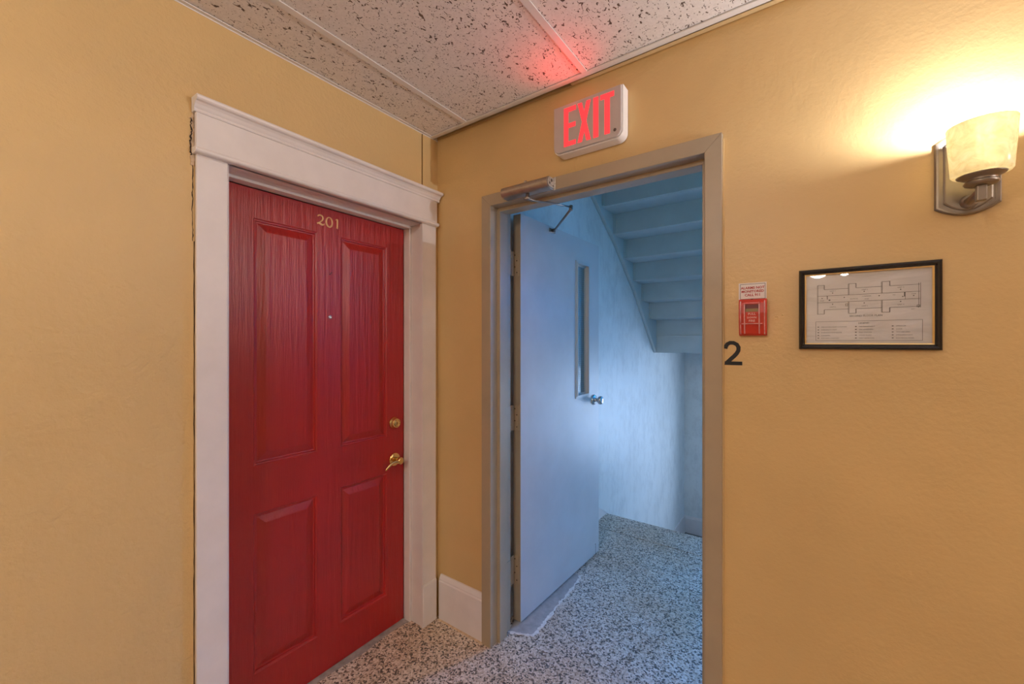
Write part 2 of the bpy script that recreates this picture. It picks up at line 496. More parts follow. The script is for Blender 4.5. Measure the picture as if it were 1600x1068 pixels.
# walls of the hall
wl = MB().box(-.16, 0, YB, -.949, 0, 2.62).box(-.16, 0, -.100, 0, 0, 2.62).box(-.16, 0, -.949, -.107, 1.998, 2.62).build('wall_left', 'plaster_paint')
struct(wl, 'tan plaster wall around the red door')
wr = MB().box(-.16, .338, 0, WT, 0, 2.62).box(1.30, XR, 0, WT, 0, 2.62).box(.338, 1.30, 0, WT, 2.058, 2.62).build('wall_right', 'wall_paint')
struct(wr, 'tan painted wall with the exit doorway, lamp and picture')
struct(MB().box(-.16, XR, YB - .12, YB, 0, 2.62).build('wall_back', 'plaster_paint'), 'tan end wall of the hall behind the viewer')
struct(MB().box(XR, XR + .12, YB - .12, WT, 0, 2.62).build('wall_side', 'plaster_paint'), 'tan side wall of the hall opposite the red door')

# door_1 backing: unseen panels added to block sky light at the door gap
# stairwell walls
sl = MB().box(SX0 - .05, SX0, WT, SY1, -1.45, 4.6).box(SX0, .318, WT + .012, .34, 0, 2.60).build('wall_stair_left', 'stair_wall'); struct(sl, 'scuffed pale stairwell wall lit blue by daylight')  # second box is a nib added to keep the hinge gap dark
sf = MB().box(SX0 - .05, WX0, SY1, WY, -1.45, 4.6).box(WX1, SX1 + .05, SY1, WY, -1.45, 4.6).box(WX0, WX1, SY1, WY, -1.45, WZ0).box(WX0, WX1, SY1, WY, WZ1, UZ0).box(WX0, WX1, SY1, WY, UZ1, 4.6)
struct(sf.build('wall_stair_far', 'stair_wall'), 'pale grey far wall of the stairwell')
struct(MB().box(SX1, SX1 + .05, WT, SY1, -1.45, 4.6).build('wall_stair_right', 'stair_wall'), 'pale stairwell wall hidden beside the doorway')
struct(MB().box(SX0 - .05, SX1 + .05, WT, 1.39, 2.645, 2.85).build('ceiling_stair', 'stair_paint'), 'grey landing soffit above the doorway in the stairwell')
struct(MB().box(SX0 - .05, SX1 + .05, 0.0, WY, 4.6, 4.7).build('ceiling_stair_top', 'stair_paint'), 'grey stairwell roof far above')

# floor ------------------------------------------------------------
fl = MB().box(-.16, XR, YB, WT, -.16, 0).box(SX0, SX1, WT, 1.420, -.16, 0).build('floor', 'terrazzo')
struct(fl, 'speckled terrazzo hall floor running through the doorway onto the landing')
MB().box(SX0, SX1, 1.428, 1.705, -.16, 0.0).build('nosing_slab', 'terrazzo', fl, bevel=.003)
ms = MB()
for seg_ in ((SX0, 1.424), ):
    ms.box(SX0, SX1, 1.4198, 1.4282, -.16, -.003)
ms.build('joint', 'crack', fl)
# worn mortar patch where the door leaf swings, ragged white edge
patch = [(0.372, 0.10), (0.395, 0.105), (0.425, 0.135), (0.478, 0.155), (0.482, 0.25), (0.472, 0.36), (0.465, 0.49), (0.449, 0.72), (0.42, 0.755), (0.395, 0.755), (0.36, 0.50), (0.345, 0.2)]
fnZ = lambda a, b, d: (a, b, d)
MB().prism(patch, fnZ, 0.0, 0.0012).build('mortar_patch', 'mortar', fl)
edge = [(0.352, 0.118), (0.385, 0.116), (0.425, 0.137), (0.455, 0.148), (0.478, 0.160), (0.484, 0.20), (0.480, 0.25), (0.476, 0.31), (0.471, 0.37), (0.467, 0.44), (0.463, 0.50), (0.459, 0.58), (0.454, 0.66), (0.448, 0.725), (0.425, 0.757)]
pts, wd = [], []
for i in range(len(edge) - 1):
    for k in range(5):
        f = k / 5
        pts.append((edge[i][0] * (1 - f) + edge[i + 1][0] * f + random.uniform(-.004, .004), edge[i][1] * (1 - f) + edge[i + 1][1] * f + random.uniform(-.003, .003)))
        wd.append(random.uniform(.004, .022))
stroke_mb(MB(), pts, .01, fnZ, 0.0, 0.0022, wd).build('mortar_edge', 'mortar_light', fl)
# grey cement band under the red door
sill = [(-.14, -.945)] + [(-.14, -.12)] + [(-.088 + random.uniform(-.008, .008), -.12 - i * .0825) for i in range(11)]
MB().prism(sill, fnZ, 0.0, 0.0015).build('cement_strip', 'cement', fl)

# ceiling ----------------------------------------------------------
ce = empty('ceiling', (0, 0, H)); struct(ce, 'dropped ceiling of fissured white tiles in a metal grid')
MB().box(-.16, XR + .1, YB - .1, WT, 2.60, 2.66).build('plenum_slab', 'plenum', ce)
tx = [0.239 + 0.6155 * i for i in range(10)]
ty = [-.053]
while ty[-1] - 1.22 > YB: ty.append(ty[-1] - 1.22)
ty.append(YB)
xb = [0.010] + tx + [XR]
for i in range(len(xb) - 1):
    for j in range(len(ty) - 1):
        x0 = xb[i] + (.004 if i else 0); x1 = xb[i + 1] - .004
        cx, cy = (x0 + x1) / 2, (ty[j] + ty[j + 1]) / 2
        t_ = MB().box(x0, x1, ty[j + 1] + .004, ty[j] - .002, H + .004, H + .020)
        o = t_.build('ceiling_tile', 'tile', ce)
for x in tx:
    MB().box(x - .012, x + .012, YB, -.040, H - .0005, H + .003).box(x - .0015, x + .0015, YB, -.040, H + .003, H + .034).build('grid_tee', 'tee_white', ce)
for y in ty[1:-1]:
    MB().box(0, XR, y - .010, y + .010, H + .0002, H + .0034).build('grid_cross_tee', 'tee_white', ce)
MB().box(0.0, .016, YB, -.028, H - .001, H + .002).box(0.0, .002, YB, 0, H - .004, H + .024).build('wall_angle', 'tee_white', ce, bevel=.0006)
MB().box(0.004, XR, -.056, -.030, H - .002, H + .002).box(0.004, XR, -.032, -.030, H - .002, H + .028).build('wall_angle', 'tee_white', ce)
# battens on the wall under the grid
tb = empty('trim_1', (0, 0, 0)); struct(tb, 'tan battens along the top of the exit wall under the ceiling')
MB().box(.842, XR, -.020, -.001, H + .002, H + .03).build('batten', 'batten', tb, bevel=.002)
MB().box(.775, .842, -.018, -.001, H + .004, H + .03).build('batten', 'batten', tb, bevel=.002)
MB().box(.002, .775, -.004, -.001, H + .004, H + .03).build('batten', 'batten', tb, bevel=.002)

# baseboards ---------------------------------------------------------
def base_profile(h, th):
    return [(0, 0), (th, 0), (th, h - .030), (th - .003, h - .024), (th - .003, h - .018), (th - .008, h - .008), (th - .012, h), (0, h)]
def baseboard(name, x0, x1, label, h=.224, th=.020):
    p = base_profile(h, th)
    o = MB().prism(p, lambda a, b, d: (d, -a, b), x0, x1).build(name, 'base_white'); struct(o, label); return o
baseboard('baseboard_right', .030, .3135, 'short white baseboard between the red door casing and exit frame')
baseboard('baseboard_right_far', 1.3235, XR, 'white baseboard under the framed plan')
o = MB().prism(base_profile(.224, .02), lambda a, b, d: (a, d, b), YB, -1.045).build('baseboard_left', 'base_white'); struct(o, 'white baseboard left of the red door')
cq = MB()
cq.prism([(0, 0), (.007, 0), (0, .006)], lambda a, b, d: (d, -.020 - a, b), .030, .3135)
struct(cq.build('trim_2', 'caulk'), 'thin caulk bead under the short white baseboard')
# stairwell: lower landing baseboards, raking skirt
p = base_profile(.225, .018)
struct(MB().prism(p, lambda a, b, d: (d, SY1 - a, -1.155 + b), SX0, SX1).build('baseboard_stair_far', 'base_white'), 'white baseboard on the far wall of the lower half landing')
sk = [(1.0, 0), (1.0, .125), (1.50, .125), (3.22, -.93), (SY1 - .018, -.93), (SY1 - .018, -1.155), (3.2, -1.155), (3.2, -1.12), (1.72, -.16), (1.72, -.005), (1.70, 0)]
struct(MB().prism(sk, lambda a, b, d: (SX0 + d, a, b), 0.0, .014).build('baseboard_stair_left', 'base_white'), 'white skirt board following the stairs down')

# filled screw hole and paint drips on the exit wall
MB().lathe([(.0065, 0), (.0062, .0012), (.0048, .0014), (.0044, .0004), (.002, .0006)], (1.472, 0, 1.482), (0, -1, 0), 14).build('filled_screw_hole', 'wall_paint', wr)
MB().lathe([(.0030, 0), (.0025, .0012), (.001, .0014)], (1.488, 0, 1.490), (0, -1, 0), 10).build('filled_screw_hole', 'wall_paint', wr)
for dx_, z0_, z1_ in ((.7870, 2.088, 2.150), (.7990, 2.090, 2.152), (.9030, 2.090, 2.112)):
    pts_ = [(dx_ + random.uniform(-.0012, .0012), z0_ + (z1_ - z0_) * i / 8) for i in range(9)]
    stroke_mb(MB(), pts_, .003, XZ(0), 0.0, .0012, [random.uniform(.0018, .0036) for _ in pts_]).build('paint_drip', 'wall_paint', wr)

# ================================================================== RED DOOR CASING (trim_3)
cs = empty('trim_3', (0, -.53, 0)); struct(cs, 'white painted casing with moulded head around the red door')
CF = .014
MB().box(.001, CF, -1.034, -.949, 0, 1.993).build('casing', 'trim_white', cs, bevel=.002)
MB().box(.001, CF, -.112, -.024, .205, 1.993).build('casing', 'trim_white', cs, bevel=.002)
MB().box(.001, CF + .004, -.114, -.022, 0, .203).box(.001, CF + .004, -.112, -.024, .203, .209).build('plinth_block', 'trim_white', cs, bevel=.003)
# reveal bead at the inner edge of the right casing
MB().box(-.002, CF + .003, -.117, -.1125, .209, 1.993).build('edge_bead', 'trim_white', cs, bevel=.0012)
# head board, bead, crown
MB().box(.001, .018, -1.036, -.020, 2.006, 2.128).build('head_board', 'trim_white', cs, bevel=.0015)
bead = [(.001, 1.990)] + [(.026 + .010 * math.cos(a), 1.999 + .009 * math.sin(a)) for a in [(-PI / 2) + PI * i / 8 for i in range(9)]] + [(.001, 2.008)]
MB().prism(bead, lambda a, b, d: (a, d, b), -1.0425, -.022).build('head_bead', 'trim_white', cs)
crown = [(.001, 2.118), (.022, 2.118), (.024, 2.122), (.022, 2.127), (.026, 2.132), (.030, 2.139), (.037, 2.145), (.046, 2.147), (.050, 2.151), (.051, 2.157), (.047, 2.162), (.001, 2.164)]
MB().prism(crown, lambda a, b, d: (a, d, b), -1.043, -.008).build('crown_moulding', 'trim_white', cs)
# jambs and stops
JY0, JY1, JZ = -.941, -.107, 1.990
MB().box(-.155, -.0005, -.949, JY0, 0, JZ + .006).build('jamb', 'trim_white', cs)
MB().box(-.155, -.0005, JY1, -.1005, 0, JZ + .006).build('jamb', 'trim_white', cs)
MB().box(-.155, .010, JY0, JY1, JZ, JZ + .007).build('jamb_head', 'trim_white', cs, bevel=.001)
MB().box(-.118, -.074, -.121, JY1, 0, 1.979).build('door_stop', 'trim_white', cs, bevel=.0025)
MB().box(-.118, -.074, JY0, -.930, 0, 1.979).build('door_stop', 'trim_white', cs, bevel=.0025)
MB().box(-.118, -.074, JY0, JY1, 1.979, JZ).build('door_stop', 'trim_white', cs, bevel=.0025)

MB().box(-.30, -.285, -1.05, .0, 0, 2.1).box(-.285, -.165, -.95, -.36, 1.99, 2.05).build('dark_room_panel', 'plenum', wl)  # unseen panels added behind the door to block sky light
MB().box(-.285, -.16, -1.05, -.955, 0, 2.1).box(-.285, -.16, -.10, -.02, 0, 2.1).build('dark_room_panel', 'plenum', wl)
# torn caulk, and crack shade as dark raised strips, at the casing's edge (parts of the wall)
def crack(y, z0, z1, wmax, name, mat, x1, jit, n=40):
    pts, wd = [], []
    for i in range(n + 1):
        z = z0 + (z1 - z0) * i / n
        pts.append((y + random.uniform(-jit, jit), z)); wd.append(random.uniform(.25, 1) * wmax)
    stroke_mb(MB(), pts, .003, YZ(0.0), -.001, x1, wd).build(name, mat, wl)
crack(-1.0415, 1.955, 2.120, .014, 'torn_caulk', 'caulk', .0030, .003)
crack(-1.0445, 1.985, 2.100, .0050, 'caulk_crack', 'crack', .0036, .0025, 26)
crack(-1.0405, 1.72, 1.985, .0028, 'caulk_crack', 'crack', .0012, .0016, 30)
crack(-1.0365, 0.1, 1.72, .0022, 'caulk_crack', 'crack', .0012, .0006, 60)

# ================================================================== RED DOOR (door_1)
DX = -.120
d1 = empty('door_1', (DX, -.5035, 0), kind='structure', label='red four panel apartment door numbered 201')
Y0, Y1, Z0, Z1 = -.9385, -.1215, .004, 1.9765
PAN = [(-.818, -.573, .945, 1.868), (-.468, -.223, .945, 1.868), (-.818, -.577, .170, .766), (-.468, -.226, .170, .761)]
sb = MB()
ys = sorted({Y0, Y1, -.818, -.573, -.468, -.223}); 
colsY = [(-.818, -.573), (-.468, -.223)]
rows = [(.170, .765), (.945, 1.868)]
# front face with four openings
def face(a0, a1, b0, b1): sb.add([(DX, a0, b0), (DX, a1, b0), (DX, a1, b1), (DX, a0, b1)], [(0, 1, 2, 3)])
face(Y0, -.818, Z0, Z1); face(-.573, -.468, Z0, Z1); face(-.223, Y1, Z0, Z1)
for a0, a1 in colsY:
    face(a0, a1, Z0, .170); face(a0, a1, .765, .945); face(a0, a1, 1.868, Z1)
B = DX - .042
sb.add([(B, Y0, Z0), (B, Y1, Z0), (B, Y1, Z1), (B, Y0, Z1)], [(3, 2, 1, 0)])
for (ya, yb, za, zb) in ((Y0, Y1, Z0, Z0), (Y0, Y1, Z1, Z1)):
    sb.add([(DX, ya, za), (DX, yb, za), (B, yb, za), (B, ya, za)], [(0, 1, 2, 3)])
for y in (Y0, Y1):
    sb.add([(DX, y, Z0), (DX, y, Z1), (B, y, Z1), (B, y, Z0)], [(0, 1, 2, 3)])
sb.build('door_slab', 'red_door', d1)
prof = [(0, 0), (.003, -.0035), (.008, -.0045), (.010, -.0095), (.015, -.0105), (.0185, -.0095), (.041, -.0030), (.045, -.0022), (.048, -.0022)]
for a0, a1 in colsY:
    for b0, b1 in rows:
        pm = MB(); R = []
        for off, dp in prof:
            R.append([(DX + dp, a0 + off, b0 + off), (DX + dp, a1 - off, b0 + off), (DX + dp, a1 - off, b1 - off), (DX + dp, a0 + off, b1 - off)])
        pm.rings(R, True, False, True, smooth=False)
        pm.build('panel', 'red_door', d1)
# peephole and small hole
pe = MB().lathe([(.0085, 0), (.0085, .002), (.0072, .0042), (.0045, .0045), (.0045, .003)], (DX, -.518, 1.514), (1, 0, 0), 20).build('peephole', 'steel', d1)
MB().lathe([(.0042, 0), (.004, .0012), (.002, .0019)], (DX + .0026, -.518, 1.514), (1, 0, 0), 14).build('peephole_lens', 'sticker_white', pe)
hp = MB()
for dy, dz, r in ((-.004, -.004, .0032), (.004, .004, .0030), (.0, .0, .0022), (-.005, .004, .0016), (.005, -.003, .0016)):
    hp.lathe([(r, 0), (r * .8, .0006)], (DX, -.514 + dy, 1.702 + dz), (1, 0, 0), 8)
hp.build('screw_hole', 'crack', d1)
# digits 2 0 1 (brass, serif style)
fy = YZ(DX)
s = 1.0
def place(path, y0, z0, sy, sz): return [(y0 + a * sy, z0 + b * sz) for a, b in path]
two = [(0.10, .80), (.14, .88), (.24, .97), (.42, 1.0), (.60, .97), (.74, .86), (.77, .70), (.70, .54), (.55, .40), (.36, .26), (.16, .13), (.04, .04)]
w2 = [.0042, .006, .006, .0058, .0064, .0075, .0078, .0070, .0060, .0054, .0050, .0044]
g = MB(); stroke_mb(g, place(two, -.5765, 1.901, .034, .041), .006, fy, 0, .0035, w2)
stroke_mb(g, place([(.02, .10), (.18, .17), (.38, .13), (.60, .06), (.80, .05), (.98, .20)], -.5765, 1.901, .034, .041), .006, fy, 0, .0036, [.0045, .0075, .0085, .0085, .0065, .0035])
g.build('house_number_two', 'brass_digit', d1, bevel=.0008, seg=1)
g = MB(); oval = []
for i in range(25):
    a = 2 * PI * i / 24
    oval.append((-.5215 + .0135 * math.sin(a), 1.921 + .0205 * math.cos(a)))
stroke_mb(g, oval, .005, fy, 0, .0035, [.0035 + .0030 * abs(math.sin(2 * PI * i / 24)) + (.002 if 8 < i < 16 else 0) for i in range(25)])
g.build('house_number_zero', 'brass_digit', d1, bevel=.0008, seg=1)
g = MB(); stroke_mb(g, [(-.4835, 1.9415), (-.4835, 1.925), (-.484, 1.91), (-.4855, 1.9015)], .007, fy, 0, .0035, [.0065, .0060, .0062, .0085])
stroke_mb(g, [(-.4920, 1.936), (-.4885, 1.940), (-.4835, 1.9415)], .005, fy, 0, .0033, [.0035, .005, .005])
g.build('house_number_one', 'brass_digit', d1, bevel=.0008, seg=1)
# deadbolt
DB = (DX, -.180, 1.006)
db = MB().lathe([(.0300, 0), (.0300, .004), (.0285, .006), (.0225, .020), (.0215, .0225), (.0175, .0235), (.0175, .0215)], DB, (1, 0, 0), 36).build('deadbolt', 'brass', d1)
MB().lathe([(.0165, .0205), (.0165, .0232), (.014, .0245), (.0, .0245)], DB, (1, 0, 0), 28).build('lock_cylinder', 'brass', db)
MB().box(DX + .0243, DX + .0252, -.1812, -.1788, 1.000, 1.012).build('keyhole', 'crack', db)
# lever
LV = (DX, -.178, .824)
lv = MB().lathe([(.0325, 0), (.0325, .004), (.030, .007), (.024, .010), (.018, .011)], LV, (1, 0, 0), 36).build('lever_rose', 'brass', d1)
MB().lathe([(.013, .009), (.012, .030), (.0165, .036), (.0175, .044), (.0165, .052), (.012, .056)], LV, (1, 0, 0), 28).build('lever_hub', 'brass', lv)
lx = DX + .047
lp = []
for i in range(17):
    f = i / 16
    y = -.178 - .085 * f
    z = .824 - .006 + .010 * math.sin(f * PI * .9) - .026 * f ** 2.2
    lp.append((lx - .004 * f, y, z))
MB().tube([(lx, -.170, .8215)] + lp, [.009, .0105, .0102, .0098, .0092, .0086, .008, .0076, .0072, .007, .0068, .0066, .0064, .0062, .006, .0056, .0050, .0035], 12, 0.75, (1, 0, 0)).build('lever_handle', 'brass', lv)

# ================================================================== EXIT DOORWAY FRAME (trim_4)
fr = empty('trim_4', (.82, 0, 0)); struct(fr, 'beige metal frame of the exit doorway')
OX0, OX1, OZ = .367, 1.272, 2.032
PF = [(.053, -.022), (0.002, -.022), (0, -.020), (0, .030), (-.016, .030), (-.016, .085), (0, .085), (0, WT + .012), (.053, WT + .012), (.053, WT + .001), (.030, WT + .001), (.030, -.001), (.053, -.001)]
def jamb_ring(side, z):   # ring of profile points at mitre
    out = []
    for u, y in PF:
        x = OX0 - u if side == 0 else OX1 + u
        out.append((x, y, (OZ + u) if z is None else z))
    return out
MB().rings([jamb_ring(0, 0), jamb_ring(0, None)], smooth=False).build('frame_jamb', 'frame_beige', fr, bevel=.0012)
MB().rings([jamb_ring(1, 0), jamb_ring(1, None)], smooth=False).build('frame_jamb', 'frame_beige', fr, bevel=.0012)
MB().rings([jamb_ring(0, None), jamb_ring(1, None)], smooth=False).build('frame_head', 'frame_beige', fr, bevel=.0012)
# thick lumpy caulk line on the outer right edge of frame
pts = [(1.3262 + random.uniform(-.0006, .0006), .02 + i * (2.05 / 60)) for i in range(61)]
stroke_mb(MB(), pts, .004, XZ(0), 0.0, .010, [random.uniform(.003, .0055) for _ in pts]).build('caulk_line', 'batten', fr)

# ================================================================== EXIT DOOR LEAF (door_2)
d2 = empty('door_2', (.3445, .192, 0), kind='structure', label='pale exit door standing open into the blue lit stairwell')
d2['_w'] = (0, 0, 0)
LW, LT, LZ0, LZ1 = .885, .045, .012, 2.046
ly0, ly1, lz0, lz1 = .580, .728, 1.078, 1.888     # opening
lf = MB()
for x in (0, LT):
    q = lambda a0, a1, b0, b1: lf.add([(x, a0, b0), (x, a1, b0), (x, a1, b1), (x, a0, b1)], [(0, 1, 2, 3)])
    q(0, ly0, LZ0, LZ1); q(ly1, LW, LZ0, LZ1); q(ly0, ly1, LZ0, lz0); q(ly0, ly1, lz1, LZ1)
def strip(y0_, z0_, y1_, z1_): lf.add([(0, y0_, z0_), (LT, y0_, z0_), (LT, y1_, z1_), (0, y1_, z1_)], [(0, 1, 2, 3)])
strip(0, LZ0, LW, LZ0); strip(0, LZ1, LW, LZ1); strip(LW, LZ0, LW, LZ1)
strip(ly0, lz0, ly1, lz0); strip(ly0, lz1, ly1, lz1); strip(ly0, lz0, ly0, lz1); strip(ly1, lz0, ly1, lz1)
lf.add([(0, 0, LZ0), (LT, 0, LZ0), (LT, 0, LZ1), (0, 0, LZ1)], [(0, 1, 2, 3)])
leaf = lf.build('door_leaf', 'leaf_paint', d2)
MB().box(.0005, LT - .0008, -.0012, .0005, LZ0 + .001, LZ1 - .001).build('door_edge', 'frame_beige', d2)
# vision lite
lite = empty('vision_lite', (0, 0, 0)); lite.parent = d2
def ring_frame(mb, x0, x1, a0, a1, b0, b1, wd_):
    mb.box(x0, x1, a0, a0 + wd_, b0, b1); mb.box(x0, x1, a1 - wd_, a1, b0, b1)
    mb.box(x0, x1, a0 + wd_, a1 - wd_, b0, b0 + wd_); mb.box(x0, x1, a0 + wd_, a1 - wd_, b1 - wd_, b1)
q = MB(); ring_frame(q, LT - .001, LT + .005, ly0 - .016, ly1 + .016, lz0 - .016, lz1 + .016, .017); q.build('lite_frame', 'lite_metal', lite)
q = MB(); ring_frame(q, LT + .005, LT + .009, ly0 - .004, ly1 + .004, lz0 - .004, lz1 + .004, .006); q.build('lite_frame_lip', 'lite_metal', lite)
q = MB(); ring_frame(q, -.005, .001, ly0 - .016, ly1 + .016, lz0 - .016, lz1 + .016, .017); q.build('lite_frame', 'lite_metal', lite)
q = MB(); ring_frame(q, .012, .030, ly0, ly1, lz0, lz1, .010); q.build('glazing_stop', 'lite_metal', lite)
MB().box(.018, .024, ly0 + .002, ly1 - .002, lz0 + .002, lz1 - .002).build('pane', 'wired_glass', lite)
wi = MB()
z = lz0 + .018
while z < lz1 - .01:
    wi.box(.0248, .0254, ly0 + .011, ly1 - .011, z - .0006, z + .0006); z += .0135
y = ly0 + .022
while y < ly1 - .01:
    wi.box(.0248, .0254, y - .0006, y + .0006, lz0 + .011, lz1 - .011); y += .0135
props(wi.build('wire_mesh', 'wire', lite), kind='stuff')
# knobs
for sgn, xx in ((1, LT), (-1, 0)):
    K = (xx, .808, 1.030)
    kr = MB().lathe([(.033, 0), (.033, .003), (.030, .008), (.020, .011), (.013, .012), (.011, .024), (.013, .030), (.022, .036), (.0265, .044), (.0268, .052), (.024, .059), (.017, .063), (.0, .064)], K, (sgn, 0, 0), 32)
    kr.build('door_knob', 'steel', d2)
# latch edge detail near bottom
q = MB()
q.lathe([(.004, 0), (.003, .0008)], (LT, .835, .075), (1, 0, 0), 8); q.box(LT, LT + .0006, .836, .838, .014, .070)
q.build('chipped_paint', 'crack', d2)
# hinges
HZ = [(1.737, 1.860), (.965, 1.090), (.196, .340)]
for za, zb in HZ:
    hn = MB().box(.008, LT - .010, -.0045, -.001, za, zb).box(.006, .0085, -.030, -.001, za, zb).build('hinge', 'frame_beige', d2, bevel=.001)
    kb = MB()
    n5 = 5
    for i in range(n5):
        a = za + (zb - za) * i / n5
        kb.lathe([(.0068, 0), (.0074, .0008), (.0074, (zb - za) / n5 - .0016), (.0068, (zb - za) / n5 - .0006)], (.006, -.030, a), (0, 0, 1), 14)
    kb.build('hinge_knuckle', 'frame_beige', hn)
    sc = MB()
    for i in range(4):
        zz = za + (zb - za) * (.14 + .24 * i); yy = .012 if i % 2 else .024
        sc.lathe([(.0035, 0), (.003, .0005), (.001, .0002)], (yy, -.0045, zz), (0, -1, 0), 8)
    sc.build('hinge_screw', 'crack', hn)
d2.rotation_euler = (0, 0, math.radians(-1.6))
# fixed hinge plates on the frame rabbet
for za, zb in HZ:
    MB().box(OX0 - .0005, OX0 + .002, .092, .134, za, zb).build('hinge_plate', 'frame_beige', fr, bevel=.0006)

# ================================================================== STAIRS
st = empty('staircase', (SX0, 3.0, 1.3), label='grey painted flight seen from below, rising over the open exit door', cat='staircase')
FX0, FX1 = SX0 + .002, 1.28
rise, run = .167, .2393
def yk(k): return 1.575 + run * k
def zk(k): return 2.478 - rise * k
low = [(1.40, 2.535), (1.836, 2.268), (2.35, 1.894), (3.0105, 1.293)]
for xa in (FX0, FX1 - .03):
    pl = low + [(3.0105, 1.72), (1.40, 2.78)]
    MB().prism(pl, lambda a, b, d: (xa + d, a, b), 0, .030).build('stringer', 'stair_paint', st, bevel=.003)
for k in range(0, 6):
    MB().box(FX0 + .030, FX1 - .030, yk(k), yk(k) + .018, zk(k) + .003, zk(k) + rise).build('riser', 'stair_paint', st)
for k in range(0, 6):
    MB().box(FX0 + .030, FX1 - .030, yk(k) + .019, yk(k + 1) + .040, zk(k), zk(k) + .027).build('tread', 'stair_paint', st, bevel=.004) if False else MB().box(FX0 + .030, FX1 - .030, yk(k) - run + .019, yk(k) + .018, zk(k) + rise, zk(k) + rise + .028).build('tread', 'stair_paint', st, bevel=.003)
    # little glue block at the stringer end of each riser
    MB().box(FX0 + .030, FX0 + .046, yk(k) - .016, yk(k) - .0005, zk(k) + .004, zk(k) + rise - .004).build('glue_block', 'stair_paint', st)
MB().box(FX0, FX1, yk(6), yk(6) + .02, zk(6), zk(6) + rise).build('riser', 'stair_paint', st)
MB().box(FX0 + .030, FX1 - .030, yk(6) - run + .019, yk(6) + .02, zk(6) + rise, zk(6) + rise + .028).build('tread', 'stair_paint', st, bevel=.003)
MB().box(FX0 + .020, FX1, yk(6) - .012, yk(6) + .02, zk(6) - .010, zk(6)).build('nosing', 'stair_paint', st, bevel=.003)
MB().box(FX0, FX1, yk(6) + .000, yk(6) + .02, 1.292, zk(6) - .010).build('fascia', 'stair_paint', st)
hl = MB().box(SX0 + .001, SX1 - .001, yk(6) + .021, SY1 - .001, 1.300, 1.470).build('floor_half_landing', 'stair_paint'); struct(hl, 'grey underside of the upper half landing')
lo = MB().box(SX0 + .015, SX1 - .001, 3.215, SY1 - .019, -1.30, -1.155).build('floor_lower_landing', 'landing_rubber'); struct(lo, 'dark brown floor strip of the lower half landing')

def flight(name, label, x0, x1, ya, za, dy, dz, n):
    e = empty(name, (x0, ya, za), label=label, cat='staircase')
    for k in range(n):
        yy, zz = ya + dy * k, za + dz * k
        MB().box(x0, x1, min(yy, yy + dy) - (.0 if k else 0), max(yy, yy + dy), zz + dz - .03, zz + dz).build('tread', 'stair_paint', e)
        MB().box(x0, x1, yy, yy + .016, min(zz, zz + dz) + (0 if dz > 0 else -.03), max(zz, zz + dz) - .031).build('riser', 'stair_paint', e)
    return e
flight('staircase', 'lower flight dropping away beyond the landing edge', SX0 + .018, 1.28, 1.707, 0, .2512, -.165, 6)
flight('staircase', 'side flight rising from the landing, hidden by the exit door frame', 3.10, SX1 - .002, 1.05, 0.001, .245, .1635, 8)

# half landing windows; the upper one is added to light the landing
def frame_xz(mb, x0, x1, z0, z1, y0, y1, wd_):
    mb.box(x0, x0 + wd_, y0, y1, z0, z1); mb.box(x1 - wd_, x1, y0, y1, z0, z1)
    mb.box(x0 + wd_, x1 - wd_, y0, y1, z0, z0 + wd_); mb.box(x0 + wd_, x1 - wd_, y0, y1, z1 - wd_, z1)


for wi_, (wz0, wz1) in enumerate(((WZ0, WZ1), (UZ0, UZ1))):
  wn = empty('window_%d' % (wi_ + 1), ((WX0 + WX1) / 2, WY, wz0), kind='structure', label='stairwell window on the %s half landing, out of view' % ('lower', 'upper')[wi_])
  q = MB(); frame_xz(q, WX0 + .002, WX1 - .002, wz0 + .002, wz1 - .002, WY - .05, WY - .002, .04); q.build('window_frame', 'win_frame', wn)
  MB().box(WX0 + .042, WX1 - .042, WY - .030, WY - .026, wz0 + .042, wz1 - .042).build('pane', 'window_glass', wn)

# ================================================================== THINGS
# ---- exit sign
es = empty('exit_sign', (.863, 0, 2.15), label='white exit sign with glowing red letters above the open exit door', cat='exit sign')
ex0, ex1, ez0, ez1 = .719, 1.007, 2.152, 2.344
rb = .030
outl = [(ex0, ez1)] + arc(ex0 + rb, ez0 + rb, rb, 180, 270, 8) + arc(ex1 - rb, ez0 + rb, rb, 270, 360, 8) + [(ex1, ez1)]
MB().prism(outl, XZ(0), 0.002, .050).build('housing', 'sign_white', es, bevel=.0015)
ins = .004
outf = [(ex0 + ins, ez1 - ins)] + arc(ex0 + rb, ez0 + rb, rb - ins, 180, 270, 8) + arc(ex1 - rb, ez0 + rb, rb - ins, 270, 360, 8) + [(ex1 - ins, ez1 - ins)]
MB().prism(outf, XZ(0), .050, .060).build('face_plate', 'sign_face', es, bevel=.003)
zb, zt = 2.174, 2.325
fx = XZ(0); D0, D1 = .0585, .0610
g = MB()
g.prism([(.769, zb), (.821, zb), (.821, zb + .018), (.789, zb + .018), (.789, 2.244), (.820, 2.244), (.820, 2.262), (.789, 2.262), (.789, zt - .018), (.822, zt - .018), (.822, zt), (.769, zt)], fx, D0, D1); g.build('letter_e', 'exit_red', es)
g = MB()
g.prism([(.829, zt), (.847, zt), (.884, zb), (.866, zb)], fx, D0, D1); g.prism([(.866, zt), (.884, zt), (.847, zb), (.829, zb)], fx, D0, D1 + .0002); g.build('letter_x', 'exit_red', es)
MB().prism([(.894, zb), (.915, zb), (.915, zt), (.894, zt)], fx, D0, D1).build('letter_i', 'exit_red', es)
MB().prism([(.939, zb), (.960, zb), (.960, zt - .019), (.976, zt - .019), (.976, zt), (.922, zt), (.922, zt - .019), (.939, zt - .019)], fx, D0, D1).build('letter_t', 'exit_red', es)
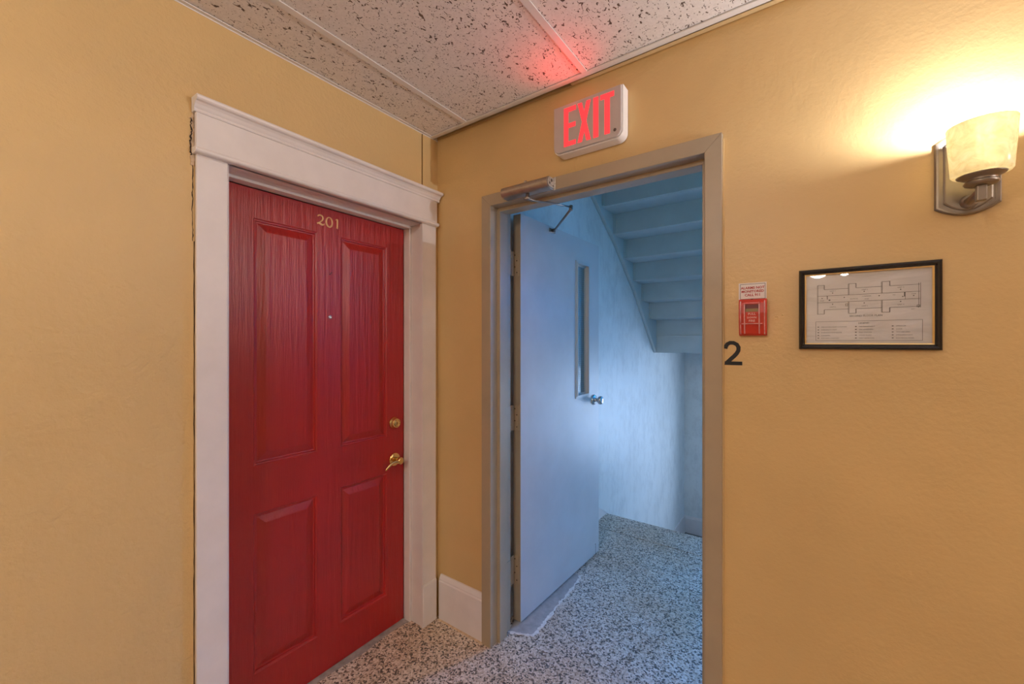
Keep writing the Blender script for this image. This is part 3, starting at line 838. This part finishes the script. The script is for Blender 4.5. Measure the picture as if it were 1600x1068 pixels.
MB().lathe([(.0060, 0), (.0055, .0012), (.002, .0014)], (.979, -.060, 2.181), (0, -1, 0), 16).build('test_button', 'pewter_dark', es)
sl_ = light('exit_sign_led', 'SPOT', (.800, -.088, 2.268), 1.5, (1.0, 0.03, 0.035), rot=(math.radians(180 + 28), 0, 0), spot_size=math.radians(120), spot_blend=1.0, shadow_soft_size=.02)

# ---- door closer
dc = empty('door_closer', (.59, -.022, 2.03), label='grey metal door closer with folding arm on the exit frame head', cat='door closer')
D = [(-.0225, 2.033), (-.050, 2.033)] + [(-.050 - .026 * math.cos(a), 2.0565 + .0235 * math.sin(a)) for a in [(-PI / 2) + PI * i / 10 for i in range(11)]] + [(-.050, 2.080), (-.0225, 2.080)]
Dp = [(-.0225, 2.033)] + [(-.052 - .025 * math.cos(a), 2.0565 + .0235 * math.sin(a)) for a in [(-PI / 2) + PI * i / 12 for i in range(13)]] + [(-.0225, 2.080)]
MB().prism(Dp, lambda a, b, d: (d, a, b), .466, .700).build('closer_body', 'closer_metal', dc, bevel=.001, seg=1)
De = [(a * .93 - .0015, 2.0565 + (b - 2.0565) * .86) for a, b in Dp]
MB().prism(De, lambda a, b, d: (d, a, b), .7005, .704).build('end_cap', 'closer_end', dc, bevel=.001, seg=1)
q = MB()
for yy, zz, r in ((-.045, 2.064, .0065), (-.060, 2.050, .005), (-.033, 2.045, .004)):
    q.lathe([(r, 0), (r, .001), (r * .5, .0014)], (.704, yy, zz), (1, 0, 0), 12)
q.build('valve_screw', 'pewter_dark', dc)
MB().box(.702, .710, -.0255, -.0222, 2.030, 2.083).build('mounting_plate', 'closer_end', dc, bevel=.0008)
MB().lathe([(.0075, 0), (.0075, .006), (.005, .009)], (.580, -.050, 2.0795), (0, 0, 1), 16).build('pinion_cap', 'closer_metal', dc)
SP = Vector((.591, -.050, 2.006)); EL = Vector((.682, .166, 2.012)); SH = Vector((.412, .484, 2.026))
MB().lathe([(.010, 0), (.012, .004), (.012, .010), (.009, .013), (.009, .026)], (SP.x, SP.y, 2.006), (0, 0, 1), 16).build('spindle', 'closer_arm', dc)
MB().tube([SP + Vector((-.012, -.012, .004)), SP + Vector((0, 0, .003)), SP + Vector((.012, .025, .001)), SP.lerp(EL, .5) + Vector((0, 0, .006)), EL + Vector((0, 0, .004))], [.007, .0095, .0075, .0065, .0065], 10, .55).build('main_arm', 'closer_arm', dc)
MB().lathe([(.008, -.012), (.009, -.008), (.009, .008), (.007, .012)], EL, (0, 0, 1), 14).build('elbow_joint', 'closer_arm', dc)
MB().tube([EL + Vector((0, 0, -.006)), SH + Vector((0, 0, -.004))], [.0062, .0062], 10, .8).build('forearm', 'closer_arm', dc)
q = MB().lathe([(.008, -.012), (.009, -.006), (.009, .004), (.006, .007)], SH, (0, 0, 1), 14)
q.box(.3985, .403, .455, .515, 2.012, 2.034).box(.403, .414, .474, .494, 2.016, 2.024)
q.build('arm_shoe', 'closer_arm', dc, bevel=.0008, seg=1)

# ---- numeral 2
fx0 = XZ(0)
two = [(.07, .70), (.10, .80), (.19, .90), (.34, .955), (.52, .95), (.70, .88), (.79, .76), (.78, .62), (.69, .50), (.55, .38), (.38, .26), (.22, .14), (.12, .065)]
g = MB(); nx0, nz0, nw, nh = 1.328, 1.3325, .053, .0755
stroke_mb(g, place(two, nx0, nz0, nw, nh), 0.0122, fx0, .0003, .0015)
g.prism(place([(.03, 0), (.99, 0), (.99, .155), (.05, .155)], nx0, nz0, nw, nh), fx0, .0003, .0016)
props(g.build('floor_numeral', 'black_vinyl', at=(1.354, 0, 1.37)), 'black floor numeral 2 stuck on the wall beside the exit frame', 'numeral')

# ---- alarm notice sticker
stk = empty('alarm_notice', (1.4085, 0, 1.568), label='small white notice sticker with red print above the red pull station', cat='notice')
MB().box(1.3705, 1.4465, -.0012, -.0004, 1.541, 1.594).build('backing', 'sticker_white', stk)
q = MB(); frame_xz(q, 1.3745, 1.4435, 1.5425, 1.5905, -.00155, -.0012, .0012); q.build('border', 'ink', stk)
tf = lambda x0, z0: (lambda a, b, d: (x0 + a, -.0013 - d, z0 + b))
for i, line in enumerate(('ALARMS NOT', 'MONITORED', 'CALL 911')):
    text_mb(line, .0105, tf(1.409, 1.5745 - .0112 * i), bold=.00035).build('text_line', 'sticker_red', stk)

# ---- fire alarm pull station
fa = empty('fire_alarm', (1.411, 0, 1.427), label='red fire alarm pull station on the wall between exit frame and framed plan', cat='fire alarm')
ax0, ax1, az0, az1 = 1.3735, 1.4485, 1.427, 1.5405
pr = [(0.001, az0), (.016, az0), (.023, az0 + .006), (.027, az0 + .035), (.029, az0 + .070), (.028, az1 - .012), (.024, az1), (.001, az1)]
fnA = lambda a, b, d: (d, -a, b)
MB().prism(pr, fnA, ax0, ax1).build('housing', 'alarm_red', fa, bevel=.0015)
def onprof(z):
    for (a0, b0), (a1, b1) in zip(pr[1:-1], pr[2:-1]):
        if b0 <= z <= b1: return a0 + (a1 - a0) * (z - b0) / (b1 - b0)
    return .02
def ridge(x0, x1, z0, z1, h, name, mat, n=8):
    mb = MB(); R = []
    for i in range(n + 1):
        z = z0 + (z1 - z0) * i / n; a = onprof(z)
        R.append([(x0, -a + .001, z), (x0, -a - h, z), (x1, -a - h, z), (x1, -a + .001, z)])
    return mb.rings(R, smooth=False).build(name, mat, fa)
ridge(1.3775, 1.3800, az0 + .004, az1 - .006, .003, 'side_ridge', 'alarm_ridge')
ridge(1.4420, 1.4445, az0 + .004, az1 - .006, .003, 'side_ridge', 'alarm_ridge')
ridge(1.3885, 1.3915, az0 + .006, az1 - .016, .006, 'guide_rail', 'alarm_ridge')
ridge(1.4280, 1.4310, az0 + .006, az1 - .016, .006, 'guide_rail', 'alarm_ridge')
ridge(1.3885, 1.4310, az1 - .016, az1 - .004, .006, 'hood', 'alarm_red')
ridge(1.3920, 1.4275, 1.509, 1.5225, .0006, 'shadow_slot', 'alarm_dark')  # shade under the hood, put into a darker red strip
ridge(1.3930, 1.4265, 1.5005, 1.5105, .0014, 'rod_window', 'alarm_olive')
ph = ridge(1.3920, 1.4275, 1.464, 1.500, .0042, 'pull_handle', 'alarm_red')
ridge(1.3815, 1.4380, 1.4625, 1.4650, .0058, 'cross_bar', 'alarm_ridge')
ridge(1.3790, 1.3885, 1.4615, 1.4675, .005, 'bar_end', 'alarm_red'); ridge(1.4310, 1.4420, 1.4615, 1.4675, .005, 'bar_end', 'alarm_red')
for i, (line, sz) in enumerate((('PULL', .0095), ('DOWN', .0075), ('FIRE', .0095))):
    z0 = 1.4905 - .0105 * i
    text_mb(line, sz, (lambda z0: (lambda a, b, d: (1.4098 + a, -onprof(z0 + b) - .0046, z0 + b)))(z0), bold=.0002).build('raised_text', 'alarm_white', fa)
MB().lathe([(.0022, 0), (.0016, .0012)], (1.4432, -.0235, 1.4335), (0, -1, 0), 10).build('screw', 'steel', fa)
MB().box(1.406, 1.413, -.0265, -.0250, az1 - .0012, az1 + .0002).build('latch_notch', 'crack', fa)

# ---- framed evacuation plan
pf = empty('framed_plan', (1.6785, 0, 1.502), label='black framed evacuation plan with gold liner hanging under the wall lamp', cat='picture')
px0, px1, pz0, pz1 = 1.529, 1.828, 1.386, 1.6175
FW = .0145
fp = [(0, .002), (0, .013), (.002, .017), (.006, .0185), (.010, .0165), (.012, .013), (FW, .012), (FW, .004)]
def fring(u, d): return [(px0 + u, -d, pz0 + u), (px1 - u, -d, pz0 + u), (px1 - u, -d, pz1 - u), (px0 + u, -d, pz1 - u)]
def frame_side(i):
    j = (i + 1) % 4
    A = [fring(u, d)[i] for u, d in fp]; Bq = [fring(u, d)[j] for u, d in fp]
    return MB().rings([A, Bq], smooth=False)
for i in range(4):
    frame_side(i).build('frame_rail', 'frame_black', pf)
q = MB(); ring = []
g0, g1 = FW - .0002, FW + .0032
for i in range(4):
    j = (i + 1) % 4
    A = [fring(g0, .0125)[i], fring(g1, .0105)[i], fring(g1, .006)[i], fring(g0, .006)[i]]
    Bq = [fring(g0, .0125)[j], fring(g1, .0105)[j], fring(g1, .006)[j], fring(g0, .006)[j]]
    q.rings([A, Bq], smooth=False)
q.build('gold_liner', 'gold', pf)
MB().box(px0 + .004, px1 - .004, -.0045, -.002, pz0 + .004, pz1 - .004).build('paper', 'paper', pf)
MB().box(px0 + FW, px1 - FW, -.0082, -.0072, pz0 + FW, pz1 - FW).build('glass', 'picture_glass', pf)
ink = MB()
PY0, PY1 = -.0049, -.0044
def ln(x0, z0, x1, z1, w_=.0006):
    if abs(x1 - x0) > abs(z1 - z0): ink.box(min(x0, x1), max(x0, x1), PY0, PY1, z0 - w_ / 2, z0 + w_ / 2)
    else: ink.box(x0 - w_ / 2, x0 + w_ / 2, PY0, PY1, min(z0, z1), max(z0, z1))
L0, W1, W2, R0 = 1.573, 1.6435, 1.7135, 1.788
zt_, zb_ = 1.558, 1.500            # outer walls of the units
ct, cb = 1.5395, 1.5205            # corridor
for a, b in ((L0, W1), (W1, W2), (W2, R0)):
    n0 = a + .0165
    for dz, s_ in ((1, zt_), (-1, zb_)):
        zz = 1.5705 if dz > 0 else 1.4875
        ln(a, zz, n0, zz, .0009); ln(n0, zz, n0, s_, .0009); ln(n0, s_, b, s_, .0009)
        ln(n0 - .0012, zz, n0 - .0012, s_)
for x in (L0, L0 + .0015): ln(x, 1.4875, x, 1.5705, .0007)
for x in (W1 - .001, W1 + .001, W2 - .001, W2 + .001):
    ln(x, ct, x, 1.5705, .0008); ln(x, cb, x, 1.4875, .0008)
for x in (R0 - .0022, R0 + .0012): ln(x, 1.497, x, 1.562, .0008)
ln(L0, ct, R0, ct, .0009); ln(L0, cb, R0, cb, .0009)
ln(L0 + .023, ct, L0 + .023, cb + .009, .0016); ln(1.7585, ct, 1.7585, ct - .012, .0018); ln(1.760, cb, 1.760, ct)
for cx_, cz_ in ((L0 + .035, 1.547), (L0 + .035, 1.515), (1.677, 1.547), (1.677, 1.515), (1.751, 1.547), (1.751, 1.515), (1.584, 1.533), (1.634, 1.533), (1.708, 1.533), (1.776, 1.529), (1.755, 1.528)):
    ink.box(cx_ - .0012, cx_ + .0012, PY0, PY1, cz_ - .0012, cz_ + .0012)
ink.box(1.599, 1.603, PY0, PY1, 1.5255, 1.5285)
for bx in (1.6365, 1.782):
    frame_xz(ink, bx, bx + .006, 1.5085 if bx < 1.7 else 1.4985, 1.5150 if bx < 1.7 else 1.5045, PY0, PY1, .001)
frame_xz(ink, 1.569, 1.793, 1.4105, 1.466, PY0, PY1, .0007)
ink.build('plan_drawing', 'ink', pf)
pt = lambda x0, z0: (lambda a, b, d: (x0 + a, -.0047 - d, z0 + b))
def ptext(s_, x, z, size, align='CENTER'):
    return text_mb(s_, size, pt(x, z), align)
tt = MB()
def addt(*a):
    m_ = ptext(*a); tt.add(m_.v, m_.f)
for x, z, s_ in ((L0 + .035, 1.551, 'UNIT 7'), (1.678, 1.5505, 'UNIT 5'), (1.751, 1.551, 'UNIT 3'), (L0 + .035, 1.5055, 'UNIT 8'), (1.678, 1.5055, 'UNIT 6'), (1.751, 1.5055, 'UNIT 4')):
    addt(s_, x, z, .0042)
addt('CORRIDOR', 1.682, 1.5325, .0036); addt('ELEVATOR', 1.655, 1.5265, .0036); addt('STAIR', 1.584, 1.5245, .0036); addt('STAIR', 1.776, 1.5325, .0036)
addt('F E', 1.738, 1.532, .0036); addt('HOSE', 1.682, 1.5245, .0036); addt('EXIT', 1.775, 1.4925, .0036)
addt('SECOND FLOOR PLAN', 1.680, 1.4775, .0068)
addt('LEGEND', 1.676, 1.4575, .0062)
for cx_, rows_ in ((1.582, ('FIRE EXTINGUISHER LOCATION', 'EMERGENCY LIGHT', 'EMERGENCY EXIT ROUTE', 'STANDPIPE', 'EXIT SIGN LOCATION')), (1.666, ('FIRE DEPARTMENT', 'FIRE ALARM BELL', 'PULL STATION', 'SMOKE ALARM', 'HEAT DETECTOR')), (1.742, ('SPRINKLER', 'DOOR', 'YOU ARE HERE', 'EMERGENCY EXIT', 'ELECTRICAL PANEL'))):
    for i, s_ in enumerate(rows_):
        addt(s_, cx_, 1.4485 - .0080 * i, .0040, 'LEFT')
        tt.box(cx_ - .0085, cx_ - .0050, PY0, PY1, 1.4490 - .0080 * i, 1.4512 - .0080 * i)
props(tt.build('plan_lettering', 'ink', pf), kind='stuff')

# ---- wall sconce
def wall_sconce(sx, watts, lab):
    sc = empty('wall_sconce', (1.871 + sx, 0, 1.83), label=lab, cat='wall lamp')
    cxs, cys = 1.872 + sx, -.108
    def plate(inset):
        x0, x1 = 1.8145 + sx + inset, 1.9285 + sx - inset
        zc0, zc1 = 1.745 + inset * .7, 1.912 - inset * .7
        sag = .022
        n = 14
        bot = [(x0 + (x1 - x0) * i / n, zc0 - sag * (1 - (2 * i / n - 1) ** 2)) for i in range(n + 1)]
        top = [(x1 - (x1 - x0) * i / n, zc1 + sag * (1 - (2 * i / n - 1) ** 2)) for i in range(n + 1)]
        return bot + top
    def pring(inset, d): return [(a, -d, b) for a, b in plate(inset)]
    MB().rings([pring(0, .001), pring(0, .008), pring(.0025, .011), pring(.006, .0115)], smooth=False).build('back_plate', 'pewter', sc)
    MB().rings([pring(.006, .0112), pring(.0062, .0122), pring(.0105, .0122), pring(.0108, .0105)], smooth=False, cap1=False).build('plate_step', 'pewter', sc)
    MB().rings([pring(.0105, .0105), pring(.0108, .0112), pring(.0145, .0112), pring(.0148, .0105)], smooth=False).build('plate_groove', 'pewter_dark', sc)
    MB().rings([pring(.0145, .0108), pring(.0150, .0150), pring(.0180, .0165)], smooth=False).build('plate_center', 'pewter', sc)
    MB().lathe([(.016, .0), (.016, .004), (.011, .007), (.0085, .010), (.0085, -cys - .016 - .009)], (cxs, -.016, 1.752), (0, -1, 0), 18).build('arm', 'pewter', sc)
    st_ = MB().box(cxs - .0082, cxs + .0082, cys - .0082, cys + .0082, 1.729, 1.768).build('stem_block', 'pewter', sc, bevel=.002)
    MB().lathe([(.0, 1.764), (.019, 1.764), (.0265, 1.767), (.0285, 1.771), (.0265, 1.775), (.0235, 1.777), (.028, 1.781), (.038, 1.786), (.0405, 1.7885), (.0, 1.7895)], (cxs, cys, 0), (0, 0, 1), 40).build('shade_cup', 'pewter', sc)
    so = []
    sprof = [(.0150, 1.7900), (.0470, 1.7904), (.0495, 1.794), (.0510, 1.82), (.0538, 1.858), (.0565, 1.9015), (.0565, 1.904), (.0535, 1.904), (.0508, 1.858), (.0480, 1.82), (.0460, 1.797), (.0150, 1.7935)]
    MB().lathe(sprof, (cxs, cys, 0), (0, 0, 1), 56, cap0=False, cap1=False).build('glass_shade', 'alabaster', sc)
    MB().lathe([(.012, 1.7940), (.012, 1.815), (.0105, 1.818)], (cxs, cys, 0), (0, 0, 1), 16).build('lamp_holder', 'pewter_dark', sc)
    light('sconce_bulb', 'POINT', (cxs, cys, 1.8980), watts, (0.97, 0.98, 1.06), shadow_soft_size=.016)

wall_sconce(0.0, 10.0, 'lit wall lamp with amber alabaster glass shade above the framed plan')
wall_sconce(1.95, 225.0, 'second wall lamp farther along the same wall, outside the frame')  # made-up lamp, added to brighten the left wall

# ---- twin ceiling light down the hall (mirrored in the picture glass)
cl = empty('ceiling_light', (1.80, -5.50, H), label='twin bowl ceiling light mirrored at the top of the framed plan', cat='ceiling light')
MB().lathe([(.03, 0), (.09, -.002), (.10, -.010), (.095, -.018), (.02, -.022)], (1.80, -5.5, H), (0, 0, 1), 32).build('canopy', 'steel', cl)
for bx, by, r in ((1.66, -5.58, .13), (1.93, -5.40, .085)):
    hb = .180 if r > .1 else .165
    MB().tube([(1.80, -5.5, H - .02), (bx, by, H - .035)], .008).build('arm', 'steel', cl)
    prof_ = [(r * math.cos(PI / 2 * i / 10), -.035 - (hb - .035) * math.sin(PI / 2 * i / 10)) for i in range(11)]
    MB().lathe(prof_, (bx, by, H), (0, 0, 1), 32).build('bowl', 'bowl_glow', cl)

# unseen fixture behind the viewer, added to brighten the hall
cl2 = empty('ceiling_light', (1.0, -2.35, H), label='flush ceiling light over the hall behind the viewer', cat='ceiling light')
MB().lathe([(.15, 0), (.155, -.012), (.15, -.02), (.02, -.022)], (1.0, -2.35, H), (0, 0, 1), 36).build('canopy', 'steel', cl2)
MB().lathe([(.14 * math.cos(PI / 2 * i / 10), -.021 - .075 * math.sin(PI / 2 * i / 10)) for i in range(11)], (1.0, -2.35, H), (0, 0, 1), 36).build('bowl', 'bowl_glow', cl2)
for o in bpy.data.objects:
    if '_w' in o: del o['_w']
